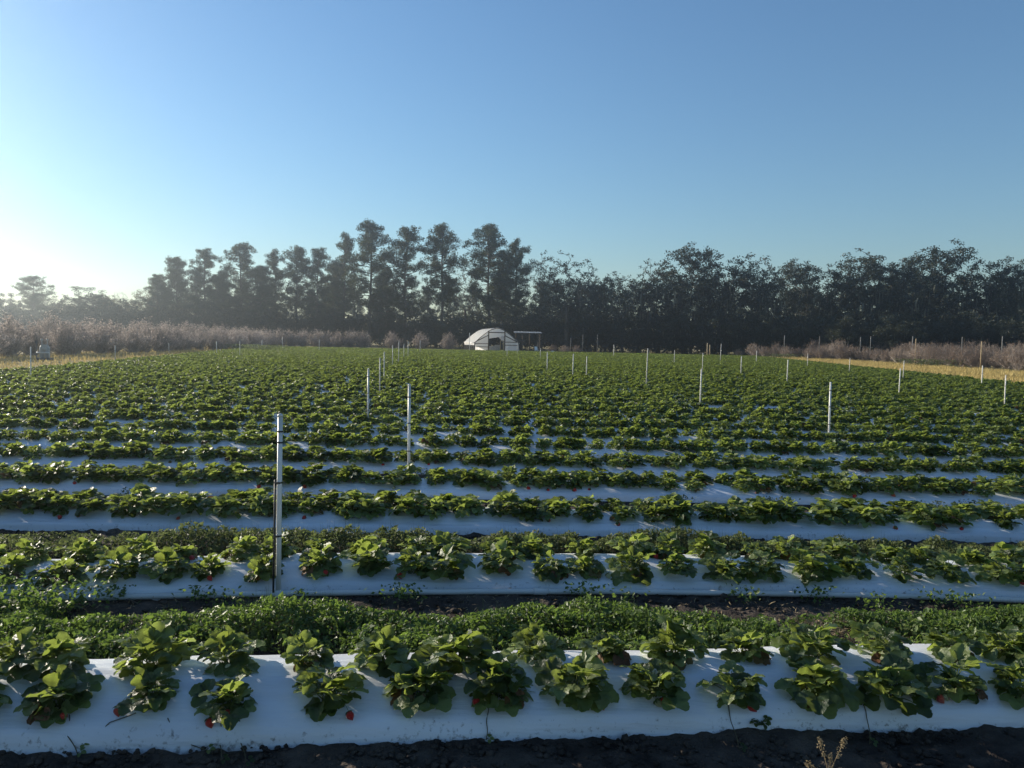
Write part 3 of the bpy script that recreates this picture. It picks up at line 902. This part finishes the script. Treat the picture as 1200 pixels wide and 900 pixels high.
c0 = at_depth(629, 122)
Cc = empty('garden_chair', (c0.x, 122, 0), R(25)); Cc.scale = (.85, .85, .85)
b = MB(); b.box((0, 0, .45), (.55, .5, .06)); b.obj('seat', M['white_plastic'], Cc)
b = MB(); b.box((0, .27, .80), (.55, .06, .62), 0, 0, R(-10)); b.obj('backrest', M['white_plastic'], Cc)
for sx in (-1, 1):
    for sy in (-1, 1):
        b = MB(); b.beam([sx * .24, sy * .2, 0], [sx * .22, sy * .18, .44], .06); b.obj('leg', M['white_plastic'], Cc)
    b = MB(); b.box((sx * .29, 0, .66), (.06, .5, .05)); b.obj('armrest', M['white_plastic'], Cc)
tag(Cc, 'white plastic garden chair standing under the lean-to', 'chair')
t0 = at_depth(648, 121)
b = MB()
X, Y = np.meshgrid(np.linspace(-.9, .9, 14), np.linspace(-.5, .5, 9))
Z = .35 * np.exp(-((X / .7) ** 2 + (Y / .35) ** 2) * 1.4) + .06 * fbm(X, Y, 3, 2) - .02
b.add(np.stack([X, Y, Z], -1), grid_faces(14, 9))
tag(b.obj('folded_tarp', M['white_plastic'], None, True, (t0.x, 121, .03)), 'crumpled white tarp lying low right of the lean-to', 'tarp')

e0 = at_depth(52, 46)
E = empty('pump_station', (e0.x, 46, 0), R(10)); E.scale = (.72, .72, .85)
b = MB(); b.box((0, 0, .12), (.95, .7, .16)); b.obj('skid', M['equip_dark'], E)
for dx in (-.20, .22):
    b = MB(); b.tube([[dx, 0, .2], [dx, 0, .27], [dx, 0, .85], [dx, 0, 1.0], [dx, 0, 1.08]], [.10, .19, .19, .13, .05], 14); b.obj('filter_tank', M['equip'], E, True)
    b = MB(); b.tube([[dx, 0, 1.05], [dx, 0, 1.45]], .04, 8); b.tube([[dx, 0, 1.40], [dx, 0, 1.52]], .09, 10); b.obj('air_valve', M['equip'], E, True)
b = MB(); b.tube([[-.55, -.24, .55], [-.2, -.24, .55], [.45, -.24, .55], [.45, -.24, .15]], .05, 8); b.obj('manifold', M['pvc'], E, True)
b = MB(); b.box((.05, -.24, .95), (.42, .14, .34)); b.obj('control_box', M['equip'], E)
b = MB(); b.tube([[-.62, 0, .1], [-.62, 0, 1.25]], .045, 8); b.box((-.62, 0, 1.3), (.16, .12, .22)); b.obj('meter_stand', M['equip_dark'], E)
tag(E, 'small pale irrigation pump station with filter tanks at the far left field edge', 'pump')

# ------------------------------------------------------------------ bushes
def bush_mesh(seed, hgt, wid, n_stem, n_bud, mats, flat=0.0):
    rg = np.random.default_rng(seed)
    b = MB(); tips = []
    for i in range(n_stem):
        a = rg.uniform(0, 6.28); lean = rg.beta(1.3, 1.2)
        rr = lean * wid * .5; h = hgt * (math.sqrt(max(.05, 1 - (lean * .92) ** 2.4)) * rg.uniform(.55, 1.14))
        bx, by = .2 * rg.normal(), .2 * rg.normal()
        P = np.array([[bx, by, 0], [bx + rr * .55 * math.cos(a), by + rr * .55 * math.sin(a), h * .38], [bx + rr * .95 * math.cos(a), by + rr * .95 * math.sin(a), h * .72],
                      [rr * math.cos(a) + .15 * rg.normal(), rr * math.sin(a) + .15 * rg.normal(), h]])
        b.tube(P, [.03, .02, .013, .006], 3, 1, False)
        for q in range(3):
            s = rg.uniform(.35, .95)
            o = np.array([np.interp(s, [0, .38, .72, 1], P[:, c]) for c in range(3)])
            e = o + np.array([rg.normal(0, .22), rg.normal(0, .22), rg.uniform(.15, .5)])
            b.tube([o, e], [.012, .005], 3, 1, False); tips.append((o, e))
        tips.append((P[2], P[3]))
    T = np.array(tips); i = rg.integers(0, len(T), n_bud); s = rg.uniform(.1, 1.1, (n_bud, 1))
    C = T[i, 0] * (1 - s) + T[i, 1] * s + rg.normal(0, .06, (n_bud, 3))
    C[:, 2] = np.abs(C[:, 2])
    b.leaves(C, .13, .5, .1, 0, rg)
    return b.mesh('bush_growth', mats)
RB = [bush_mesh(500 + i, 2.75, 3.1, 130, 1900, [M['bush'], M['bush_stem']]) for i in range(4)]
BB = [bush_mesh(520 + i, 2.5, 3.6, 110, 1100, [M['bush_brown'], M['bush_stem']]) for i in range(4)]
def put_bush(me, x, y, s, label, group, sz=1.0):
    o = link('winter_bush', me, None, (x, y, 0))
    o.rotation_euler = (0, 0, rng.uniform(0, 6.28)); o.scale = (s, s, s * sz)
    tag(o, label, 'bush', group)
for px, nm in ((460, 'left'), (493, 'middle'), (526, 'right')):
    c = at_depth(px, 124)
    put_bush(RB[px % 4], c.x, 124, .98, {'left': 'round pinkish-brown bush, leftmost of the three standing apart left of the greenhouse',
             'middle': 'round pinkish-brown bush, middle one of three left of the greenhouse', 'right': 'round pinkish-brown bush standing nearest the greenhouse'}[nm], 'round bushes left of the greenhouse')
n = 0
for px in np.arange(296, 438, 14.5):
    n += 1; c = at_depth(px, 122)
    put_bush(RB[n % 4], c.x, 122 + rng.uniform(-1.5, 1.5), rng.uniform(.92, 1.05), f'pinkish-brown bush in the far hedge, {nth(n)} bush from the hedge left end', 'bushes of the far left hedge')
n = 0
for y in np.arange(40, 121, 3.0):
    n += 1
    put_bush(RB[n % 4], -33.5 - .055 * (y - 46) + rng.uniform(-.5, .5) - (8 if y < 0 else 0), y, rng.uniform(.92, 1.1), f'greyish-pink bush in the hedge along the left field side, {nth(n)} from the camera', 'bushes of the left side hedge', .84)
n = 0
for y in np.arange(36, 124, 5.0):
    n += 1
    put_bush(RB[(n + 2) % 4], -38.5 - .055 * (y - 46) + rng.uniform(-.8, .8), y, rng.uniform(.95, 1.15), f'greyish-pink bush in the row behind the left hedge, {nth(n)} from the camera', 'bushes of the second left hedge row', 1.0)
n = 0
for px in np.arange(884, 1236, 13.0):
    n += 1
    y = np.interp(px, [880, 960, 1060, 1140, 1200, 1240], [124, 112, 94, 80, 70, 66]) + rng.uniform(-2, 2)
    c = at_depth(px, y)
    put_bush(BB[n % 4], c.x, y, rng.uniform(.62, .95), f'reddish-brown winter bush in the right hedge, {nth(n)} counted from its left end', 'bushes of the right hedge', .95)
for q, px in enumerate(np.linspace(900, 1235, 26)):
    px = px + rng.uniform(-5, 5); y = np.interp(px, [880, 1060, 1240], [134, 112, 88]) + rng.uniform(-4, 8)
    c = at_depth(px, y)
    put_bush(BB[q % 4], c.x, y, rng.uniform(.85, 1.15), f'reddish-brown bush behind the right hedge, {nth(q + 1)} counted from the left', 'back bushes of the right hedge', 1.0)
for q, px in enumerate((648, 662, 676, 866)):
    c = at_depth(px, 127)
    put_bush(BB[q], c.x, 127, .55, ['low greyish bush just right of the lean-to', 'low brown bush between the lean-to and the grey fence posts', 'low brown bush before the two grey fence posts', 'low scrubby bush at the left end of the right hedge'][q], 'low bushes behind the field', .9)

# dry grass on the verges
b = MB(); rg = np.random.default_rng(15)
def blades(n, fx, fy, h0, h1):
    x, y = fx(n), fy(n)
    if np.ndim(x) == 0: x = np.full(n, x)
    return x, y
def grass(b, n, xf, y0, y1, h0, h1):
    y = y0 + (y1 - y0) * rg.random(n); x = xf(y, rg.random(n))
    clump = np.array([noise.noise(Vector((a * .35, c * .35, 2))) for a, c in zip(x, y)])
    h = rg.uniform(h0, h1, n) * (1 + .7 * clump)
    a = rg.uniform(0, 3.14, n); wv = np.stack([np.cos(a), np.sin(a), np.zeros(n)], -1) * .03
    B = np.stack([x, y, np.full(n, -.09)], -1); T = B + np.stack([rg.normal(0, .10, n), rg.normal(0, .10, n), np.clip(h, .05, 2)], -1)
    V = np.stack([B - wv, B + wv, T], 1).reshape(-1, 3)
    b.add(V, np.arange(3 * n).reshape(n, 3))
grass(b, 26000, lambda y, r: XR(y) + .2 + r * np.interp(y, [40, 90, 125], [13, 10, 6]), 36, 125, .12, .38)
grass(b, 9000, lambda y, r: XL(y) - .2 - r * 10, 30, 122, .10, .35)
grass(b, 12000, lambda y, r: -34 + r * 84, FAR + 1.2, 128, .10, .32)
tag(b.obj('dry_grass', M['verge']), 'sunlit dry tan grass on the verges around the field', 'grass', kind='stuff')
b = MB()
for cx, cy, rx_, ry_, n in ((-33.5, 92, 4.5, 2.0, 1800), (-29.5, 84, 2.5, 1.2, 900), (36, 108, 3, 1.5, 700), (41, 80, 4, 1.5, 900)):
    q = rg.normal(0, 1, (n, 3)) * [rx_ * .45, ry_ * .45, 0] + [cx + 2, cy, 0]
    q[:, 2] = rg.uniform(.0, .7, n)
    b.leaves(q, .16, .5, .3, 0, rg)
tag(b.obj('verge_weeds', M['weed_dull']), 'olive weeds in low mounds on the field verges', 'weeds', kind='stuff')

# ------------------------------------------------------------------ trees (20 m high, scaled to fit)
def grow(b, root_nodes, targets, rg, r_tip, sag=.0, sides=4, m=0):
    """attach each target to the nearest point of the growing skeleton; tubes thicken with what they carry"""
    pos = [np.array(p, float) for p in root_nodes]; par = list(range(-1, len(pos) - 1))
    base = pos[0]
    T = sorted(targets, key=lambda t: np.linalg.norm(t - pos[len(root_nodes) // 2]))
    for t in T:
        P = np.array(pos)
        d = np.linalg.norm(P - t, axis=1) + .9 * np.clip(P[:, 2] - t[2], 0, None) + .12 * np.linalg.norm(P - base, axis=1)
        k = int(np.argmin(d)); o = pos[k]
        ln = np.linalg.norm(t - o); ns = 3 if ln > 1.5 else 2
        for q in range(1, ns + 1):
            s = q / ns
            p = o * (1 - s) + t * s + np.array([0, 0, -sag * ln * math.sin(math.pi * s)])
            if q < ns: p = p + rg.normal(0, .06 * ln, 3)
            pos.append(p); par.append(k); k = len(pos) - 1
    cnt = np.ones(len(pos))
    for i in range(len(pos) - 1, 0, -1): cnt[par[i]] += cnt[i] * .85
    for i in range(len(root_nodes), len(pos)):
        r1 = r_tip * cnt[i] ** .5; r0 = min(r_tip * cnt[par[i]] ** .5, r1 * 1.6)
        b.tube([pos[par[i]], pos[i]], [r0, r1], sides, m, False)
    return pos

def trunk_line(rg, h, wob=.25, n=9, lean=(0, 0)):
    z = np.linspace(0, h, n)
    x = np.cumsum(rg.normal(0, wob / n ** .5 * .6, n)); y = np.cumsum(rg.normal(0, wob / n ** .5 * .6, n))
    return np.stack([x - x[0] + lean[0] * z / h, y - y[0] + lean[1] * z / h, z], -1)

def pine(seed, crown0=.42, wid=3.4, dens=1.0, flat=.0):
    rg = np.random.default_rng(seed); H = 20.0
    tb, cb = MB(), MB()
    tl = trunk_line(rg, H * .97, .5)
    tb.tube(tl, np.linspace(.27, .05, len(tl)), 7)
    tp = lambda z: np.array([np.interp(z, tl[:, 2], tl[:, c]) for c in range(3)])
    cl = []
    nl = int(78 * dens)
    for i in range(nl):
        s = (i + rg.random()) / nl; z = H * (crown0 + (.985 - crown0) * s)
        prof = (.62 + .38 * s / .45) if s < .45 else min(1.0, 1.3 * (1.06 - s) ** .5)
        L = max(.5, wid * prof * rg.choice([.45, .7, .95, 1.15, 1.3]) * rg.uniform(.85, 1.15))
        a = rg.uniform(0, 6.28)
        o = tp(z); e = o + np.array([math.cos(a) * L, math.sin(a) * L, L * rg.uniform(.05, .45)])
        mid = (o + e) / 2 + [0, 0, -.05 * L]
        tb.tube([o, mid, e], [.07, .045, .02], 4, 0, False)
        for t in np.arange(.38, 1.02, .15 if L > 2 else .28):
            c = (o * (1 - t) + e * t) + rg.normal(0, .22, 3) + [0, 0, .15]
            cl.append((c, rg.uniform(.32, .78) * (1 - flat * .3)))
    for q in range(5): cl.append((tl[-1] + rg.normal(0, .4, 3), .6))
    for c, r in cl:
        n = int(78 * (r / .65) ** 2)
        d = rg.normal(size=(n, 3)); d /= np.linalg.norm(d, axis=1)[:, None]
        d[:, 2] = d[:, 2] * .95 + .12
        C = c + d * (r * rg.random((n, 1)) ** .5)
        cb.leaves(C, .30, .34, .2, 0, rg)
    return tb.mesh('trunk', M['bark'], True), cb.mesh('crown', M['needle']), None

def oak(seed, lobes, n_cl=120, leafn=74, mat_='oak', moss=110, fork=.18, size=.30, rcl=(.42, 1.0), lean=(0, 0), bark='bark', rt=.02):
    rg = np.random.default_rng(seed)
    tb, cb = MB(), MB()
    tl = trunk_line(rg, 20 * .42, .7, 6, lean)
    tb.tube(tl, np.linspace(.48, .20, len(tl)), 8)
    T = []
    V = np.array([l[3] * l[4] * l[5] for l in lobes]) ** .6
    for i in range(n_cl):
        l = lobes[rg.choice(len(lobes), p=V / V.sum())]
        d = rg.normal(size=3); d /= np.linalg.norm(d); rr = rg.random() ** .45
        T.append(np.array([l[0] + d[0] * l[3] * rr, l[1] + d[1] * l[4] * rr, l[2] + d[2] * l[5] * rr]))
    grow(tb, tl[int(len(tl) * fork) + 1:], T, rg, rt, .04)
    for c in T:
        r = rg.uniform(*rcl); n = int(leafn * r * r)
        if n < 1: continue
        d = rg.normal(size=(n, 3)); d /= np.linalg.norm(d, axis=1)[:, None]
        C = c + d * (r * rg.random((n, 1)) ** .45) * [1, 1, .75]
        cb.leaves(C, size, .6, .25, 0, rg)
    ms = None
    if moss:
        ms = MB()
        for i in range(moss):
            c = T[int(rg.integers(0, len(T)))] + rg.normal(0, .4, 3)
            if c[2] > 13: continue
            L = rg.uniform(.8, 2.6); wd = rg.uniform(.06, .16)
            P = np.array([[c[0], c[1], c[2]], [c[0] + rg.normal(0, .08), c[1], c[2] - L * .4], [c[0] + rg.normal(0, .1), c[1], c[2] - L]])
            ms.tube(P, [wd * .6, wd, .01], 4, 0, False)
        ms = ms.mesh('hanging_moss', M['moss'])
    return tb.mesh('trunk', M[bark], True), cb.mesh('crown', M[mat_]), ms

def L_(*a): return list(a)
PINE = [pine(700, .30, 3.7), pine(701, .36, 3.3), pine(702, .22, 3.4, 1.15), pine(703, .45, 3.9, .9), pine(704, .28, 3.0, .95)]
EVER = [pine(710, .10, 3.6, 1.8), pine(711, .14, 4.2, 1.8), pine(712, .08, 3.2, 1.6)]
OAK = [oak(720, [(0, 0, 12, 5.5, 5, 6.5), (-5, 0, 9.5, 4, 4, 4.5), (5, 1, 10, 4.2, 4, 5), (1, 0, 17, 3.6, 3.5, 2.6)], 330),
       oak(721, [(0, 0, 11.5, 6, 5, 6), (-4, 1, 14, 4, 4, 4.5), (4.5, -1, 13, 4.5, 4, 5.2), (0, 0, 6, 6, 5, 3)], 340),
       oak(722, [(0, 0, 12.5, 5, 5, 7), (4, 0, 9, 4, 4, 4), (-4, 0, 8.5, 4, 4, 4.5), (-2, 0, 16, 3.4, 3.2, 3)], 280, 66),
       oak(723, [(0, 0, 10, 6, 5.5, 7), (-3, 0, 15, 4, 4, 4), (3.4, 0, 15.5, 4, 4, 3.8), (0, -1, 5, 7, 5, 3)], 330, 80)]
OPEN = [oak(730, [(0, 0, 14, 4.5, 4, 5.5), (-2, 0, 10, 3, 3, 4)], 150, 60, 'oak', 14, .3, .28, (.4, .9), bark='bark'),
        oak(731, [(-2, 0, 14, 5, 4, 5.5), (3, 0, 12, 3.5, 3, 5)], 150, 60, 'oak', 24, .3, .28, (.4, .85), (-1.5, 0)),
        oak(732, [(0, 0, 14, 3.2, 3, 5.5)], 110, 12, 'sparse', 0, .3, .24, (.4, .8), rt=.018)]
SCRUB = [oak(740 + i, [(0, 0, 10, 7, 6, 8.5), (-4, 0, 7, 5, 5, 6), (4, 0, 7, 5, 5, 6)], 130, 60, 'oak', 20, .1, .42, (.9, 1.6)) for i in range(3)]
FADED = [oak(750, [(0, 0, 11, 6, 5, 8)], 180, 55, 'sparse', 0, .2, .3, (.6, 1.1), bark='bark_pale'),
         oak(751, [(0, 0, 12, 5, 5, 7), (2, 0, 6, 5, 4, 4)], 220, 80, 'oak', 0, .2, .3, (.6, 1.1))]

def put_tree(parts, name, px, ytop, d, label, group, wide=1.0, H=None):
    c = at_depth(px, d)
    H = height_at(px, ytop, d) if H is None else H
    r = empty(name, (c.x, d, -.1), rng.uniform(-.6, .6) + (math.pi if rng.random() < .5 else 0))
    s = H / 20.3
    r.scale = (s * wide, s * wide, s)
    for me in parts:
        if me is not None:
            q = link(me.name.split('.')[0], me, r)
            if 'moss' in me.name: q['kind'] = 'stuff'
    tag(r, label, 'tree', group)
    return r
KIND = {'P': (PINE, 'pine_tree', 'tall pine with tufted dark crown'), 'E': (EVER, 'evergreen_tree', 'dense dark evergreen tree'), 'O': (OAK, 'oak_tree', 'broad live oak hung with moss'),
        'N': (OPEN, 'open_tree', 'open-crowned tree with sky showing between its limbs'), 'F': (FADED, 'winter_tree', 'hazy half-bare winter tree')}
TREES = [  # kind, variant, px, top y, depth, width factor
    ('F', 1, 22, 345, 172, 1.2), ('F', 1, 58, 343, 172, 1.2), ('F', 1, 118, 340, 172, 1.2), ('F', 1, 8, 336, 165, 1.1), ('P', 3, 40, 323, 165, 1.4), ('F', 0, 74, 348, 160, 1.0), ('F', 1, 100, 327, 150, 1.25), ('F', 0, 128, 338, 160, .9), ('N', 2, 142, 338, 150, 1.0),
    ('F', 0, 172, 330, 150, .9), ('E', 0, 186, 322, 150, 1.0), ('E', 1, 208, 302, 152, .95), ('P', 2, 240, 291, 150, 1.1), ('E', 2, 262, 318, 148, 1.1), ('P', 0, 284, 284, 152, 1.2),
    ('E', 0, 306, 312, 150, 1.0), ('P', 4, 323, 293, 155, 1.1), ('P', 1, 348, 289, 152, 1.1), ('P', 2, 372, 290, 150, 1.0), ('E', 1, 390, 308, 155, .8), ('P', 4, 403, 274, 152, 1.0),
    ('P', 0, 432, 260, 148, 1.15), ('E', 2, 452, 312, 152, .9), ('P', 2, 475, 265, 150, 1.05), ('P', 1, 517, 263, 148, 1.1), ('N', 2, 546, 300, 156, .9), ('P', 0, 573, 262, 150, 1.2),
    ('P', 4, 605, 281, 152, 1.1), ('P', 2, 588, 292, 155, .9), ('N', 0, 632, 288, 152, .7), ('N', 0, 664, 288, 148, 1.05), ('N', 1, 698, 303, 152, .8), ('N', 1, 748, 296, 140, 1.0),
    ('O', 2, 716, 314, 152, .75), ('O', 0, 652, 322, 160, .75), ('O', 3, 684, 318, 160, .75), ('O', 0, 803, 277, 140, 1.0), ('O', 2, 772, 306, 144, .8), ('O', 1, 846, 282, 138, .95), ('O', 3, 885, 305, 136, .8), ('O', 0, 926, 297, 136, .8),
    ('O', 1, 962, 287, 138, .95), ('O', 2, 1003, 286, 136, 1.0), ('O', 3, 1042, 290, 132, .85), ('O', 2, 1076, 286, 134, .9), ('O', 0, 1112, 276, 128, .95),
    ('O', 1, 1150, 297, 128, .85), ('O', 3, 1184, 291, 124, .85), ('O', 0, 1222, 292, 122, .9), ('O', 1, 1268, 296, 120, .9), ('F', 1, -30, 330, 160, 1.2), ('E', 0, -75, 325, 150, 1.2)]
cn = {}
for kd, v, px, yt, d, wf in sorted(TREES, key=lambda t: t[2]):
    ms, nm, lb = KIND[kd]
    d += (34 if px < 412 else 18) if px < 640 else 4; wf *= 1.0 if kd == 'P' else 1.18
    cn[kd] = cn.get(kd, 0) + 1
    put_tree(ms[v], nm, px, yt, d, f'{lb}, {nth(cn[kd])} such tree from the left', 'trees along the far field edge', wf)
# a lower second line behind, closing most gaps
for i, px in enumerate(np.arange(-40, 1260, 27.0)):
    top = np.interp(px, [0, 90, 150, 200, 300, 420, 560, 640, 760, 850, 1000, 1250], [350, 348, 360, 330, 325, 332, 330, 322, 324, 324, 326, 328]) + rng.uniform(-8, 10)
    put_tree((OAK + EVER + FADED)[i % 9] if px > 640 else (EVER + [EVER[0], FADED[1]])[i % 5], 'background_tree', px, top, (205 if px < 640 else 168) + rng.uniform(-6, 8), f'shadowy tree behind the front trees, {nth(i + 1)} from the left in that line', 'second line of trees', 1.1)
# dark understory trees at the foot of the wood
for i, px in enumerate(np.arange(-30, 1240, 20.0)):
    d = np.interp(px, [0, 400, 600, 860, 1250], [182, 180, 160, 134, 114]) + rng.uniform(-4, 4)
    H = rng.uniform(7.5, 12.5) if px < 700 else rng.uniform(5.5, 10)
    if 540 < px < 660: d += 4
    put_tree(SCRUB[i % 3], 'understory_tree', px, 0, d, f'low dark bushy tree at the foot of the wood, {nth(i + 1)} from the left', 'understory along the tree line', 1.5, H)
b = MB(); rg = np.random.default_rng(91)
px = rg.uniform(-60, 1270, 2300)
for q in px:
    d = np.interp(q, [0, 400, 600, 860, 1250], [184, 182, 164, 137, 118]) + rg.uniform(-3, 12)
    c = at_depth(q, d); h = rg.uniform(.6, 6.5)
    C = rg.normal(0, 1, (26, 3)) * [.9, .9, .7] + [c.x, d, h]
    C[:, 2] = np.clip(C[:, 2], .0, 9)
    b.leaves(C, .6, .6, .2, 0, rg)
tag(b.obj('undergrowth', M['oak']), 'dark tangled undergrowth along the foot of the wood', 'undergrowth', kind='stuff')

# ------------------------------------------------------------------ haze
hz = bpy.data.materials.new('thin_evening_haze')
hz.use_nodes = True
t = hz.node_tree
t.nodes.remove(t.nodes['Principled BSDF'])
pv = t.nodes.new('ShaderNodeVolumePrincipled')
pv.inputs['Color'].default_value = (.82, .92, 1.0, 1)
pv.inputs['Density'].default_value = .00075
pv.inputs['Anisotropy'].default_value = .82
t.links.new(pv.outputs[0], t.nodes['Material Output'].inputs['Volume'])
b = MB(); b.box((0, 110, 15.5), (860, 640, 35))
o = b.obj('haze', hz); o.display_type = 'WIRE'
tag(o, 'thin pale evening haze in the air over the field', 'haze', kind='stuff')
